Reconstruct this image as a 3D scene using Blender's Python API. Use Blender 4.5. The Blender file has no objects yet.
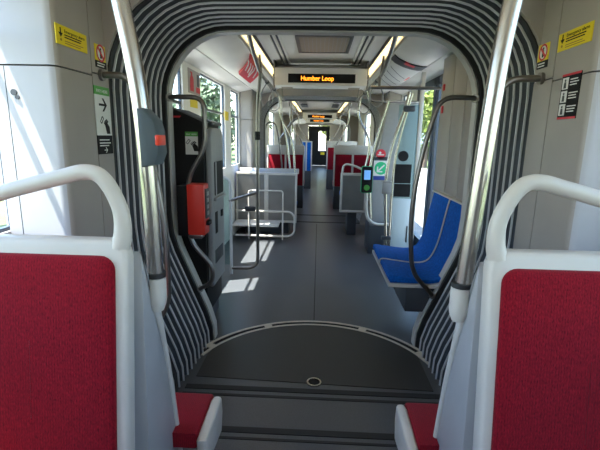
import bpy, bmesh, math, random
from math import pi, sin, cos, radians, sqrt
from mathutils import Vector, Matrix
S = bpy.context.scene
COL = S.collection
random.seed(7)

# ------------------------------------------------------------------ materials
def mat(name, col, rough=.5, metal=0., noise=0., nscale=30., bump=0., bscale=200., emit=0., spec=.5, coat=0., stretch=None):
    m = bpy.data.materials.new(name); m.use_nodes = True
    n = m.node_tree.nodes; l = m.node_tree.links; b = n['Principled BSDF']
    c = (col[0], col[1], col[2], 1)
    b.inputs['Base Color'].default_value = c
    b.inputs['Roughness'].default_value = rough
    b.inputs['Metallic'].default_value = metal
    b.inputs['Specular IOR Level'].default_value = spec
    b.inputs['Coat Weight'].default_value = coat
    if emit:
        b.inputs['Emission Color'].default_value = c
        b.inputs['Emission Strength'].default_value = emit
    def texco(scale):
        tc = n.new('ShaderNodeTexCoord'); mp = n.new('ShaderNodeMapping')
        if stretch: mp.inputs['Scale'].default_value = stretch
        l.new(tc.outputs['Object'], mp.inputs['Vector'])
        t = n.new('ShaderNodeTexNoise'); t.inputs['Scale'].default_value = scale
        t.inputs['Detail'].default_value = 4
        l.new(mp.outputs['Vector'], t.inputs['Vector']); return t
    if noise:
        t = texco(nscale); r = n.new('ShaderNodeValToRGB')
        r.color_ramp.elements[0].position = .3; r.color_ramp.elements[1].position = .7
        r.color_ramp.elements[0].color = tuple(max(0, x*(1-noise)) for x in col)+(1,)
        r.color_ramp.elements[1].color = tuple(min(1, x*(1+noise)) for x in col)+(1,)
        l.new(t.outputs['Fac'], r.inputs['Fac']); l.new(r.outputs['Color'], b.inputs['Base Color'])
    if bump:
        t = texco(bscale); bp = n.new('ShaderNodeBump'); bp.inputs['Strength'].default_value = bump
        bp.inputs['Distance'].default_value = .002
        l.new(t.outputs['Fac'], bp.inputs['Height']); l.new(bp.outputs['Normal'], b.inputs['Normal'])
    return m

def fabric(name, dark, light):
    m = bpy.data.materials.new(name); m.use_nodes = True
    n = m.node_tree.nodes; l = m.node_tree.links; b = n['Principled BSDF']
    b.inputs['Roughness'].default_value = .95; b.inputs['Specular IOR Level'].default_value = .15
    b.inputs['Sheen Weight'].default_value = .08
    tc = n.new('ShaderNodeTexCoord'); mp = n.new('ShaderNodeMapping')
    mp.inputs['Scale'].default_value = (1, 1, .22)
    l.new(tc.outputs['Object'], mp.inputs['Vector'])
    t = n.new('ShaderNodeTexNoise'); t.inputs['Scale'].default_value = 520; t.inputs['Detail'].default_value = 3
    l.new(mp.outputs['Vector'], t.inputs['Vector'])
    w = n.new('ShaderNodeTexWave'); w.inputs['Scale'].default_value = 45; w.inputs['Distortion'].default_value = 1.
    w.bands_direction = 'X'
    l.new(tc.outputs['Object'], w.inputs['Vector'])
    mx = n.new('ShaderNodeMath'); mx.operation = 'MULTIPLY_ADD'; mx.inputs[1].default_value = .10
    l.new(w.outputs['Fac'], mx.inputs[0]); l.new(t.outputs['Fac'], mx.inputs[2])
    r = n.new('ShaderNodeValToRGB'); r.color_ramp.elements[0].position = .30; r.color_ramp.elements[1].position = .80
    r.color_ramp.elements[0].color = dark+(1,); r.color_ramp.elements[1].color = light+(1,)
    l.new(mx.outputs[0], r.inputs['Fac']); l.new(r.outputs['Color'], b.inputs['Base Color'])
    bp = n.new('ShaderNodeBump'); bp.inputs['Strength'].default_value = .5; bp.inputs['Distance'].default_value = .001
    l.new(mx.outputs[0], bp.inputs['Height']); l.new(bp.outputs['Normal'], b.inputs['Normal'])
    return m

def glass(name, tint=(1, 1, 1), refl=.08):
    m = bpy.data.materials.new(name); m.use_nodes = True
    n = m.node_tree.nodes; l = m.node_tree.links; n.clear()
    o = n.new('ShaderNodeOutputMaterial'); mx = n.new('ShaderNodeMixShader')
    tr = n.new('ShaderNodeBsdfTransparent'); gl = n.new('ShaderNodeBsdfGlossy')
    tr.inputs['Color'].default_value = tint+(1,); gl.inputs['Roughness'].default_value = .05
    mx.inputs['Fac'].default_value = refl
    l.new(tr.outputs[0], mx.inputs[1]); l.new(gl.outputs[0], mx.inputs[2]); l.new(mx.outputs[0], o.inputs['Surface'])
    return m

WHITE = mat('white_plastic', (.60, .56, .515), .32, noise=.03, nscale=8)
CEIL = mat('ceiling_white', (.89, .855, .80), .45, noise=.03, nscale=4)
BEIGE = mat('warm_grey_panel', (.35, .312, .285), .42, noise=.04, nscale=5)
PALE = mat('pale_wall_lit_front', (.44, .435, .46), .4, noise=.03, nscale=5)  # side wall colour; also paints the brighter light on the near cabinet fronts
SHELL = mat('seat_shell_grey', (.39, .385, .395), .38, noise=.03, nscale=10)
RED = fabric('red_seat_fabric', (.10, .002, .007), (.34, .008, .022))
BLUE = mat('blue_seat_fabric', (.005, .105, .45), .9, noise=.25, nscale=60, spec=.2)
STEEL = mat('brushed_steel', (.52, .49, .46), .27, 1., noise=.06, nscale=20, stretch=(1, 1, .1))
STEELD = mat('dull_steel', (.27, .25, .235), .34, 1., noise=.08, nscale=25)
PANELST = mat('steel_sheet', (.30, .29, .285), .45, 1., noise=.08, nscale=6)
ALU = mat('aluminium_clip', (.72, .72, .74), .45, .3)
FOLD = mat('bellows_fabric', (.048, .055, .068), .55, noise=.15, nscale=30)
FRAME = mat('portal_grey', (.58, .565, .54), .38, .1)
BLACK = mat('black_paint', (.010, .010, .011), .65, spec=.25)
CHAR = mat('charcoal_plastic', (.05, .055, .065), .5)
SLATE = mat('slate_plastic', (.06, .08, .095), .5, bump=.2, bscale=300)
VRED = mat('red_box_paint', (.72, .035, .02), .38)
GREYP = mat('machine_grey', (.31, .31, .31), .4, noise=.04)
YELL = mat('yellow_sticker', (.80, .60, .01), .5)
WSTICK = mat('white_sticker', (.75, .75, .73), .5)
GREEN = mat('green_sticker', (.08, .36, .06), .5)
TGREEN = mat('bright_green_sticker', (.02, .50, .22), .5)
REDS = mat('red_sticker', (.65, .03, .05), .5)
ORANGE = mat('orange_lens', (.75, .05, .02), .4)
NAVY = mat('navy_sticker', (.02, .05, .28), .5)
RUBBER = mat('black_rubber', (.02, .02, .022), .7)
FLOORF = mat('dark_floor', (.078, .083, .094), .30, noise=.28, nscale=260)
CAPM = mat('dark_cap', (.035, .034, .033), .5, noise=.2, nscale=200)
LAMP = mat('lamp_diffuser', (1., .80, .40), .5, emit=1.0)
RIM = mat('tan_metal', (.66, .59, .50), .4, .0, noise=.1)
PANELW = mat('bluish_white_panel', (.62, .70, .72), .3)
LEDM = mat('led_orange', (1., .26, .015), .5, emit=2.2)
LCD = mat('lcd_blue', (.12, .30, .62), .4, emit=.5)
GLASS = glass('window_glass', (.97, 1., .985), .05)
TEAL = glass('partition_glass', (.80, .92, .92), .10)
LEAF = mat('leaves', (.075, .115, .06), .7, noise=.6, nscale=2.)
LEAFY = mat('yellow_green_leaves', (.13, .17, .02), .7, noise=.4, nscale=2.)  # yellow-green foliage of the trees on the right and ahead
BARK = mat('bark', (.10, .07, .05), .9, noise=.3)
ASPH = mat('asphalt', (.24, .235, .23), .9, noise=.15, nscale=3)
DBLUE = mat('dark_blue_frame', (.03, .05, .085), .35)
SKIN = mat('tan_vent', (.40, .33, .26), .6)
CONC = mat('pale_building', (.45, .50, .68), .8, noise=.1)

# ------------------------------------------------------------------ mesh helpers
class MB:
    def __init__(s): s.v = []; s.f = []
    def add(s, vs, fs):
        k = len(s.v); s.v += [Vector(p) for p in vs]; s.f += [[i+k for i in q] for q in fs]; return s
    def addbm(s, b):
        b.verts.index_update()
        return s.add([v.co.copy() for v in b.verts], [[v.index for v in f.verts] for f in b.faces])
    def box(s, x0, x1, y0, y1, z0, z1, bev=0., seg=2):
        b = bmesh.new(); bmesh.ops.create_cube(b, size=1)
        for v in b.verts:
            v.co = Vector(((x0+x1)/2+v.co.x*(x1-x0), (y0+y1)/2+v.co.y*(y1-y0), (z0+z1)/2+v.co.z*(z1-z0)))
        if bev: bmesh.ops.bevel(b, geom=list(b.edges), offset=bev, segments=seg, affect='EDGES', profile=.5)
        s.addbm(b); b.free(); return s
    def prism(s, poly, axis, a0, a1, bev=0., seg=2):
        # poly: 2D points; axis 'x': (y,z) ; 'y': (x,z) ; 'z': (x,y)
        def P(p, a):
            return {'x': (a, p[0], p[1]), 'y': (p[0], a, p[1]), 'z': (p[0], p[1], a)}[axis]
        b = bmesh.new()
        A = [b.verts.new(P(p, a0)) for p in poly]; B = [b.verts.new(P(p, a1)) for p in poly]
        n = len(poly)
        fa = b.faces.new(A); fb = b.faces.new(B[::-1])
        for i in range(n): b.faces.new((A[i], B[i], B[(i+1) % n], A[(i+1) % n]))
        bmesh.ops.recalc_face_normals(b, faces=list(b.faces))
        if bev:
            es = list(set(list(fa.edges)+list(fb.edges)))
            bmesh.ops.bevel(b, geom=es, offset=bev, segments=seg, affect='EDGES', profile=.5)
        s.addbm(b); b.free(); return s
    def tube(s, pts, r, fillet=0., n=12, caps=True, smooth=False):
        P = [Vector(p) for p in pts]
        if smooth: P = catmull(P, 8)
        elif fillet: P = rounded(P, fillet)
        T = []
        for i in range(len(P)):
            a = P[max(0, i-1)]; c = P[min(len(P)-1, i+1)]; T.append((c-a).normalized())
        up = Vector((0, 0, 1)) if abs(T[0].z) < .9 else Vector((1, 0, 0))
        N = (up-T[0]*up.dot(T[0])).normalized(); rings = []; vs = []
        for i in range(len(P)):
            N = (N-T[i]*N.dot(T[i])).normalized(); B = T[i].cross(N)
            rr = r(i/(len(P)-1)) if callable(r) else r
            for k in range(n):
                a = 2*pi*k/n; vs.append(P[i]+(N*cos(a)+B*sin(a))*rr)
        fs = []
        for i in range(len(P)-1):
            for k in range(n):
                fs.append([i*n+k, i*n+(k+1) % n, (i+1)*n+(k+1) % n, (i+1)*n+k])
        if caps: fs.append(list(range(n))[::-1]); fs.append([(len(P)-1)*n+k for k in range(n)])
        return s.add(vs, fs)
    def cyl(s, p0, p1, r, n=20): return s.tube([p0, p1], r, n=n)
    def ring(s, c, r0, r1, z0, z1, n=64, a0=0., a1=2*pi):
        vs = []; fs = []; closed = abs(a1-a0-2*pi) < 1e-6
        for i in range(n+1):
            a = a0+(a1-a0)*i/n
            for (r, z) in ((r0, z0), (r1, z0), (r1, z1), (r0, z1)):
                vs.append((c[0]+r*cos(a), c[1]+r*sin(a), z))
        for i in range(n):
            for k in range(4):
                fs.append([i*4+k, i*4+(k+1) % 4, i*4+4+(k+1) % 4, i*4+4+k])
        if not closed: fs.append([0, 1, 2, 3][::-1]); fs.append([n*4+k for k in range(4)])
        return s.add(vs, fs)
    def grid(s, rows):
        n = len(rows[0]); vs = [p for r in rows for p in r]; fs = []
        for i in range(len(rows)-1):
            for k in range(n-1):
                fs.append([i*n+k, i*n+k+1, (i+1)*n+k+1, (i+1)*n+k])
        return s.add(vs, fs)

def rounded(P, f):
    out = [P[0]]
    for i in range(1, len(P)-1):
        a, b, c = P[i-1], P[i], P[i+1]
        d = min(f, (a-b).length*.48, (c-b).length*.48)
        p = b+(a-b).normalized()*d; q = b+(c-b).normalized()*d
        for k in range(7):
            t = k/6; out.append(p*(1-t)**2+b*2*t*(1-t)+q*t*t)
    out.append(P[-1]); return out
def catmull(P, k):
    out = []
    Q = [P[0]*2-P[1]]+P+[P[-1]*2-P[-2]]
    for i in range(1, len(Q)-2):
        a, b, c, d = Q[i-1:i+3]
        for j in range(k):
            t = j/k
            out.append(.5*((2*b)+(c-a)*t+(2*a-5*b+4*c-d)*t*t+(3*b-a-3*c+d)*t**3))
    out.append(P[-1]); return out
def rrect(u0, u1, v0, v1, r, n=6):
    o = []
    for (cx, cy, a) in ((u1-r, v1-r, 0), (u0+r, v1-r, 90), (u0+r, v0+r, 180), (u1-r, v0+r, 270)):
        for i in range(n+1):
            t = radians(a+90*i/n); o.append((cx+r*cos(t), cy+r*sin(t)))
    return o

def offset_of(p):
    o = Vector((0, 0, 0))
    while p is not None: o = o+p.location; p = p.parent
    return o
def obj(name, mb, m, parent=None, smooth=True, kind=None, base=True):
    me = bpy.data.meshes.new(name)
    if parent is not None: off = offset_of(parent); loc = Vector((0, 0, 0))
    else:
        xs = [v.x for v in mb.v]; ys = [v.y for v in mb.v]; zs = [v.z for v in mb.v]
        off = Vector(((min(xs)+max(xs))/2, (min(ys)+max(ys))/2, min(zs))); loc = off
    me.from_pydata([v-off for v in mb.v], [], mb.f)
    b = bmesh.new(); b.from_mesh(me); bmesh.ops.recalc_face_normals(b, faces=list(b.faces)); b.to_mesh(me); b.free()
    me.materials.append(m)
    if smooth:
        me.polygons.foreach_set('use_smooth', [True]*len(me.polygons))
        me.set_sharp_from_angle(angle=radians(38))
    o = bpy.data.objects.new(name, me); COL.objects.link(o); o.location = loc
    if parent is not None: o.parent = parent
    if kind: o['kind'] = kind
    return o
def thing(name, label, cat, loc, group=None):
    o = bpy.data.objects.new(name, None); COL.objects.link(o); o.location = loc
    o.empty_display_size = .1
    o['label'] = label; o['category'] = cat
    if group: o['group'] = group
    return o
def tag(o, label, cat, group=None):
    o['label'] = label; o['category'] = cat
    if group: o['group'] = group
    return o
def dup(root, loc, label, group=None, rotz=0., scale=None):
    r = root.copy(); COL.objects.link(r); r.location = loc; r.rotation_euler = (0, 0, rotz)
    r['label'] = label
    if group: r['group'] = group
    if scale: r.scale = scale
    for ch in list(root.children):
        c = ch.copy(); COL.objects.link(c); c.parent = r
        for g in list(ch.children):
            d = g.copy(); COL.objects.link(d); d.parent = c
    return r
def struct(name, mb, m, parent=None): return obj(name, mb, m, parent, kind='structure' if parent is None else None)

class Face:
    """a flat sign face: o = lower left corner, u = right, v = up, n = towards the reader (metres)"""
    def __init__(s, o, u, v): s.o = Vector(o); s.u = Vector(u).normalized(); s.v = Vector(v).normalized(); s.n = s.u.cross(s.v)
    def P(s, a, b, d=0.): return s.o+s.u*a+s.v*b+s.n*d
    def poly(s, mb, pts, d0, d1):
        n = len(pts)
        vs = [s.P(a, b, d0) for a, b in pts]+[s.P(a, b, d1) for a, b in pts]
        fs = [list(range(n))[::-1], list(range(n, 2*n))]+[[i, (i+1) % n, n+(i+1) % n, n+i] for i in range(n)]
        return mb.add(vs, fs)
    def rect(s, mb, a0, a1, b0, b1, d0, d1): return s.poly(mb, [(a0, b0), (a1, b0), (a1, b1), (a0, b1)], d0, d1)
    def ngon(s, mb, a, b, r, d0, d1, n=28): return s.poly(mb, [(a+r*cos(2*pi*i/n), b+r*sin(2*pi*i/n)) for i in range(n)], d0, d1)
    def text(s, mb, txt, a, b, size, d=.002, align='LEFT', width=None):
        cu = bpy.data.curves.new('t', 'FONT'); cu.body = txt; cu.size = size; cu.align_x = align
        cu.extrude = .0004
        o = bpy.data.objects.new('t', cu); COL.objects.link(o)
        bpy.context.view_layer.update()
        me = bpy.data.meshes.new_from_object(o.evaluated_get(bpy.context.evaluated_depsgraph_get()))
        k = 1.
        if width:
            w = max(v.co.x for v in me.vertices)-min(v.co.x for v in me.vertices); k = width/w
        mb.add([s.P(a+v.co.x*k, b+v.co.y, d+v.co.z) for v in me.vertices], [list(p.vertices) for p in me.polygons])
        bpy.data.objects.remove(o); bpy.data.curves.remove(cu); bpy.data.meshes.remove(me)
        return mb

# ------------------------------------------------------------------ camera
cd = bpy.data.cameras.new('camera'); cam = bpy.data.objects.new('camera', cd); COL.objects.link(cam)
cd.sensor_fit = 'HORIZONTAL'; cd.sensor_width = 36; cd.lens = 36*416/600; cd.clip_start = .05; cd.clip_end = 500
fwd = Vector((-0.03985797, 0.97784685, -0.20549181)); R = Vector((0.99882551, 0.04466127, 0.01878775)); D = Vector((0.02754907, -0.20450162, -0.97847848))
mw = Matrix(((R.x, -D.x, -fwd.x, 0), (R.y, -D.y, -fwd.y, 0), (R.z, -D.z, -fwd.z, 1.4), (0, 0, 0, 1)))
cam.matrix_world = mw; S.camera = cam

# ------------------------------------------------------------------ shell of the tram
W = 1.2
YB, YE = -2.4, 22.0
struct('floor', MB().box(-1.28, 1.28, YB, YE, -.12, 0), FLOORF)

def prof(off=0., n=9):
    """half opening of a gangway from floor to roof centre: list of (x,z), offset outward"""
    pts = [(.695, 0.), (.70, .10), (.735, .22), (.915, .66), (.945, .76), (.955, .90), (.955, 1.62)]
    for i in range(1, n): a = radians(90*i/n); pts.append((.56+.395*cos(a), 1.62+.40*sin(a)))
    pts += [(.56, 2.02), (.3, 2.022), (0., 2.023)]
    out = []
    for i, p in enumerate(pts):
        a = pts[max(0, i-1)]; c = pts[min(len(pts)-1, i+1)]
        t = Vector((c[0]-a[0], c[1]-a[1])).normalized(); nn = Vector((t.y, -t.x))
        if i == 0: nn = Vector((1, 0))
        if i == len(pts)-1: nn = Vector((0, 1))
        out.append((p[0]+nn.x*off, p[1]+nn.y*off))
    return out
def full(off):
    h = prof(off); return h+[(-x, z) for x, z in h[:-1][::-1]]
def band(mb, o0, y0, o1, y1):
    A = full(o0); B = full(o1)
    return mb.grid([[(x, y0, z) for x, z in A], [(x, y1, z) for x, z in B]])
def solid_band(mb, o0, o1, y0, y1):
    A = full(o0); B = full(o1)
    return mb.grid([[(x, y0, z) for x, z in A], [(x, y0, z) for x, z in B], [(x, y1, z) for x, z in B], [(x, y1, z) for x, z in A], [(x, y0, z) for x, z in A]])

def bellows(y0, label, nf=10):
    """gangway: concertina of nf folds then the light grey end frame"""
    L = .64; t = thing('gangway_bellows', label, 'bellows', (0, y0+.35, 0), 'gangway bellows along the tram')
    p = L/nf
    for k in range(nf):
        ya = y0+k*p; mb = MB(); N = 6; rows = []
        for j in range(N+1):
            s_ = j/N; off = .066-.048*(k+s_)/nf+.065*(abs(2*s_-1)**1.2*-1+1)
            rows.append([(x, ya+p*s_, z) for x, z in full(off)])
        mb.grid(rows)
        fo = obj('fold', mb, FOLD, t)
        if k > 0: obj('fold_clip', solid_band(MB(), .059-.048*k/nf, .068-.048*k/nf, ya-.004, ya+.003), ALU, t)
    obj('front_seal', solid_band(MB(), .05, .09, y0-.01, y0+.012), RUBBER, t)
    obj('rear_seal', solid_band(MB(), .008, .08, y0+L-.012, y0+L+.012), RUBBER, t)
    obj('end_frame', solid_band(MB(), -.003, .03, y0+L+.012, y0+L+.085), FRAME, t)
    return t
bellows(2.03, 'ribbed dark grey bellows of the nearest gangway, arching right around the view')
bellows(6.85, 'second bellows gangway down the tram, beyond the steel-backed seats')
bellows(13.3, 'farthest bellows gangway, close to the dark cab door')

def bulkhead(name, y0, y1, of=.02):
    A = full(of); B = [(sx*1.27, 0.) for sx in (1,)]
    mb = MB(); out = []
    for (x, z) in A:
        m = max(abs(x)/1.27, 1e-6)
        # project outward onto the shell rectangle
        if z < .02: q = (1.27*(1 if x > 0 else -1), z)
        elif abs(x) > .9 or z < 1.62: q = (1.27*(1 if x > 0 else -1), z)
        else: q = (x*1.4, 2.3)
        out.append(q)
    mb.grid([[(x, y0, z) for x, z in A], [(x, y0, z) for x, z in out], [(x, y1, z) for x, z in out], [(x, y1, z) for x, z in A], [(x, y0, z) for x, z in A]])
    struct(name, mb, BEIGE)
bulkhead('trim_1', 2.745, 2.805); bulkhead('trim_2', 7.565, 7.625); bulkhead('trim_3', 14.015, 14.075)
bulkhead('trim_10', 2.00, 2.035, .055); bulkhead('trim_4', 6.79, 6.85); bulkhead('trim_5', 13.24, 13.30)

CS = [(0, 2.20), (.33, 2.20), (.335, 2.185), (.35, 2.185), (.355, 2.21), (.37, 2.21), (.375, 2.185), (.395, 2.185), (.40, 2.21), (.415, 2.21), (.42, 2.185), (.515, 2.175), (.52, 2.19), (.635, 2.18), (.64, 2.15),
      (.70, 2.115), (.78, 2.09), (.86, 2.075), (.94, 2.07), (1.0, 2.085), (1.01, 2.10), (1.02, 2.085), (1.28, 2.02), (1.28, 2.30), (0, 2.30)]
def ceiling(y0, y1):
    mb = MB()
    mb.prism(CS, 'y', y0, y1); mb.prism([(-x, z) for x, z in CS], 'y', y0, y1)
    struct('ceiling', mb, CEIL)
def lamps(y0, y1, labels):
    for sx, lb in zip((-1, 1), labels):
        t = thing('ceiling_light', lb, 'light', (sx*.575, (y0+y1)/2, 2.16))
        a, b = sorted((sx*.530, sx*.616))
        obj('diffuser', MB().box(a, b, y0, y1, 2.165, 2.172, .002), LAMP, t)
        obj('channel', MB().box(a-.004, a, y0, y1, 2.150, 2.19).box(b, b+.004, y0, y1, 2.150, 2.19), STEELD, t)
ceiling(YB, 2.03); ceiling(2.80, 6.80); ceiling(7.62, 13.25); ceiling(14.07, YE)
lamps(-2.2, 1.9, ('cream ceiling light strip above the left foreground red seat', 'cream ceiling light strip above the right foreground red seat'))
lamps(2.9, 6.6, ('glowing cream ceiling light strip beside the curved red advertising card', 'glowing cream ceiling light strip beside the curved route map card'))
lamps(7.75, 13.1, ('cream light strip on the left, between the second and farthest bellows', 'cream light strip on the right, between the second and farthest bellows'))
lamps(14.2, 21.5, ('cream light strip on the left, nearest the cab door', 'cream light strip on the right, nearest the cab door'))
# dark air slots beside the centre panel: one thing per side
for sx, sd in ((-1, 'left'), (1, 'right')):
    mb = MB()
    for xa in (.352, .397):
        a, b = sorted((sx*xa, sx*(xa+.02))); mb.box(a, b, 2.82, 6.78, 2.196, 2.2035)
    tag(obj('air_slot', mb, CHAR), 'pair of long dark air slots in the ceiling, %s of the ceiling grille' % sd, 'air slot')

# roof outer, side walls with windows
wn = [0]
def wall(name, sx, y0, y1, wins, mt, z0=1.0, z1=2.02, w=W, transom=True, tz=(1.665, 1.69)):
    a, b = sorted((sx*w, sx*(w+.06))); mb = MB()
    if not wins:
        struct(name, MB().box(a, b, y0, y1, 0, 2.06), mt); return
    mb.box(a, b, y0, y1, 0, z0)
    mb.box(a, b, y0, y1, z1, 2.10)
    y = y0
    for (p, q) in wins:
        if p > y: mb.box(a, b, y, p, z0, z1)
        y = q
    if y < y1: mb.box(a, b, y, y1, z0, z1)
    struct(name, mb, mt)
    for (p, q) in wins:
        wn[0] += 1
        fr = MB(); a2, b2 = sorted((sx*(w+.018), sx*(w+.04))); t = .015
        fr.box(a2, b2, p, p+t, z0, z1).box(a2, b2, q-t, q, z0, z1).box(a2, b2, p, q, z0, z0+t).box(a2, b2, p, q, z1-t, z1)
        if transom: fr.box(a2, b2, p, q, *tz)
        f = struct('window_%d' % wn[0], fr, DBLUE)
        g1, g2 = sorted((sx*(w+.028), sx*(w+.034)))
        obj('glass_pane', MB().box(g1, g2, p+t, q-t, z0+t, z1-t), GLASS, f)
wall('wall_left', -1, YB, 2.03, [(-1.9, -.35), (-.1, 1.68)], PALE, w=1.26, z1=2.03, tz=(1.765, 1.785))
wall('wall_right', 1, YB, 2.03, [(-1.9, -.35), (-.1, 1.35)], PALE, w=1.24)
wall('wall_left_middle', -1, 2.80, 6.80, [(3.36, 3.75), (4.30, 5.42), (5.76, 6.36)], CEIL)
wall('wall_right_middle', 1, 2.80, 3.72, [], BEIGE)
wall('wall_right_after_door', 1, 5.42, 6.80, [(5.75, 6.38)], CEIL)
wall('wall_left_rear', -1, 7.62, 13.25, [(7.9, 8.6), (10.2, 11.4)], CEIL)
wall('wall_right_rear', 1, 7.62, 13.25, [(7.9, 8.6), (10.2, 11.4)], CEIL)
wall('wall_left_cab', -1, 14.07, YE, [(14.4, 16), (16.4, 18.2), (18.6, 20.6)], CEIL)
wall('wall_right_cab', 1, 14.07, YE, [(14.4, 16), (16.4, 18.2), (18.6, 20.6)], CEIL)
struct('wall_back', MB().box(-1.3, 1.3, YB-.06, YB, 0, 2.3), BEIGE)
# far bulkhead with cab door
struct('wall_front', MB().box(-1.28, -.55, YE-.1, YE, 0, 2.2).box(.55, 1.28, YE-.1, YE, 0, 2.2).box(-.55, .55, YE-.1, YE, 2.02, 2.2), BEIGE)
d = struct('door_1', MB().box(-.54, -.02, YE-.09, YE-.03, .01, 2.0).box(.36, .54, YE-.09, YE-.03, .01, 2.0).box(-.02, .36, YE-.09, YE-.03, .01, .75).box(-.02, .36, YE-.09, YE-.03, 1.75, 2.0), BLACK)
obj('glass_pane', MB().box(-.02, .36, YE-.064, YE-.056, .75, 1.75), GLASS, d)
obj('door_notice', MB().box(.10, .30, YE-.095, YE-.09, .55, .68), YELL, d)
# passenger door on the right
d = struct('door_2', MB().box(1.20, 1.26, 3.74, 3.84, 0, 2.08).box(1.20, 1.26, 4.46, 4.54, 0.04, 2.08).box(1.20, 1.26, 5.32, 5.42, 0, 2.08).box(1.20, 1.26, 4.58, 4.66, .04, 2.08).box(1.20, 1.26, 3.74, 5.42, 1.96, 2.08).box(1.20, 1.26, 3.84, 5.32, .02, .26), DBLUE)
obj('glass_pane', MB().box(1.226, 1.232, 3.84, 4.46, .26, 1.96), GLASS, d)
obj('glass_pane', MB().box(1.226, 1.232, 4.66, 5.32, .26, 1.96), GLASS, d)

# floor fittings
struct('trim_6', MB().box(-.72, .74, 2.085, 2.125, 0, .004).box(-.72, .74, 2.03, 2.05, 0, .003), RUBBER)
struct('trim_7', MB().box(-.66, .66, 1.745, 1.785, 0, .004).box(-.66, .66, 1.70, 1.715, 0, .003), RUBBER)
struct('trim_8', MB().box(-.004, .004, 3.05, 6.8, 0, .0015), RUBBER)
struct('trim_9', MB().box(-.95, .95, 6.90, 6.95, 0, .004).box(-.7, .7, 7.55, 7.60, 0, .004), RUBBER)
tt = thing('turntable', 'dark round turntable plate in the floor of the nearest gangway', 'turntable', (.01, 2.18, 0))
c0 = (.01, 2.18)
plate = [(c0[0]+.77*cos(radians(a)), c0[1]+.77*sin(radians(a))) for a in range(-2, 183, 5)]
plate = [(min(max(x, -.69), .69), max(y, 2.13)) for x, y in plate]
obj('plate', MB().prism(plate, 'z', .0, .004), CAPM, tt)
A0, A1 = radians(20), radians(160)
obj('inner_rim', MB().ring(c0, .768, .787, 0, .007, a0=A0, a1=A1), RIM, tt)
obj('outer_rim', MB().ring(c0, .823, .843, 0, .007, a0=A0, a1=A1), RIM, tt)
obj('groove', MB().ring(c0, .784, .826, 0, .003, a0=A0, a1=A1), BLACK, tt)
for a in (29, 64, 116, 151):
    obj('bridge_plate', MB().ring(c0, .774, .836, 0, .0075, n=6, a0=radians(a-2), a1=radians(a+2)), RIM, tt)
cp = obj('centre_cap', MB().ring((.01, 2.19), .0, .034, 0, .007, n=32), BLACK, tt)
obj('cap_rim', MB().ring((.01, 2.19), .034, .043, 0, .009, n=32), STEEL, cp)

# ------------------------------------------------------------------ cabinets either side of the nearest gangway
def cabinet(sx, y0, ym, y1, label, w0=1.0, w1=1.26, zs=1.65, detail=True):
    t = thing('equipment_cabinet', label, 'cabinet', (sx*1.12, (y0+y1)/2, 0))
    def plan(ya, yb, r):
        p = [(sx*w1, ya), (sx*w1, yb), (sx*w0, yb)]
        if r:
            for i in range(7):
                a = radians(90*i/6); p.append((sx*(w0+r-r*cos(a)), ya+r-r*sin(a)))
        else: p.append((sx*w0, ya))
        return p
    obj('core', MB().box(*sorted((sx*(w0+.012), sx*w1)), y0+.05, y1, 0, 2.18), CHAR, t)
    lp = obj('lower_panel', MB().prism(plan(y0, ym-.003, .035), 'z', .0, zs-.003), BEIGE, t)
    obj('upper_panel', MB().prism(plan(y0, ym-.003, .035), 'z', zs+.003, 2.19), BEIGE, t)
    fp = [p for p in plan(y0-.001, y0+.3, .036) if p[1] < y0+.2]; fp = [(sx*w1, y0+.012)]+[(sx*(w0+.020), y0+.012)]+[p for p in fp if p[1] <= y0+.012][::1]
    fp = [(x, y) for x, y in fp]; fp = fp[:2]+fp[3:]+[(sx*w1, y0-.001)]
    FRONT_TONE = PALE if detail else BEIGE  # near cabinets: light on the front painted as a paler skin over beige
    obj('front_tone_skin', MB().prism(fp, 'z', 0, zs-.003), FRONT_TONE, t)
    obj('upper_front_tone_skin', MB().prism(fp, 'z', zs+.003, 2.19), FRONT_TONE, t)
    obj('edge_post', MB().prism(plan(ym+.003, y1, 0), 'z', .0, zs+.010), BEIGE, t)
    obj('upper_post', MB().prism(plan(ym+.003, y1, 0), 'z', zs+.016, 2.19), BEIGE, t)
    if detail:
        lk = obj('lock', MB().cyl((sx*1.175, y0-.006, zs-.10), (sx*1.175, y0+.01, zs-.10), .012).cyl((sx*1.163, y0-.006, zs-.118), (sx*1.163, y0+.01, zs-.118), .008), CHAR, lp)
        obj('seam', MB().box(*sorted((sx*1.203, sx*1.207)), y0-.0012, y0+.02, .05, zs-.003), CHAR, lp)
    return t
cabinet(-1, 1.62, 1.875, 2.02, 'beige equipment cabinet left of the near gangway, striped by sunlight')
cabinet(1, 1.59, 1.865, 2.02, 'beige equipment cabinet right of the near gangway, with the black and white notice', w0=.965, w1=1.24)
cabinet(-1, 6.40, 6.62, 6.79, 'beige equipment cabinet at the second bellows, left side', detail=False, w1=1.195)
cabinet(1, 6.40, 6.62, 6.79, 'beige equipment cabinet at the second bellows, right side', detail=False, w1=1.195)
# tall grey wall panels behind the blue seats
t = thing('panel_unit', 'tall grey panelled door pocket behind the blue seats', 'cabinet', (1.1, 3.25, 0))
obj('body', MB().box(1.03, 1.195, 2.815, 3.70, 0, 2.06), CHAR, t)
for a, b in ((2.815, 3.085), (3.095, 3.375), (3.385, 3.70)):
    obj('panel', MB().box(1.018, 1.035, a, b, .0, 2.06, .004), BEIGE, t)
obj('red_handle', MB().box(1.008, 1.018, 3.60, 3.64, 1.62, 1.68, .003).box(1.008, 1.018, 3.60, 3.64, 1.80, 1.85, .003), REDS, t)

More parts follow.
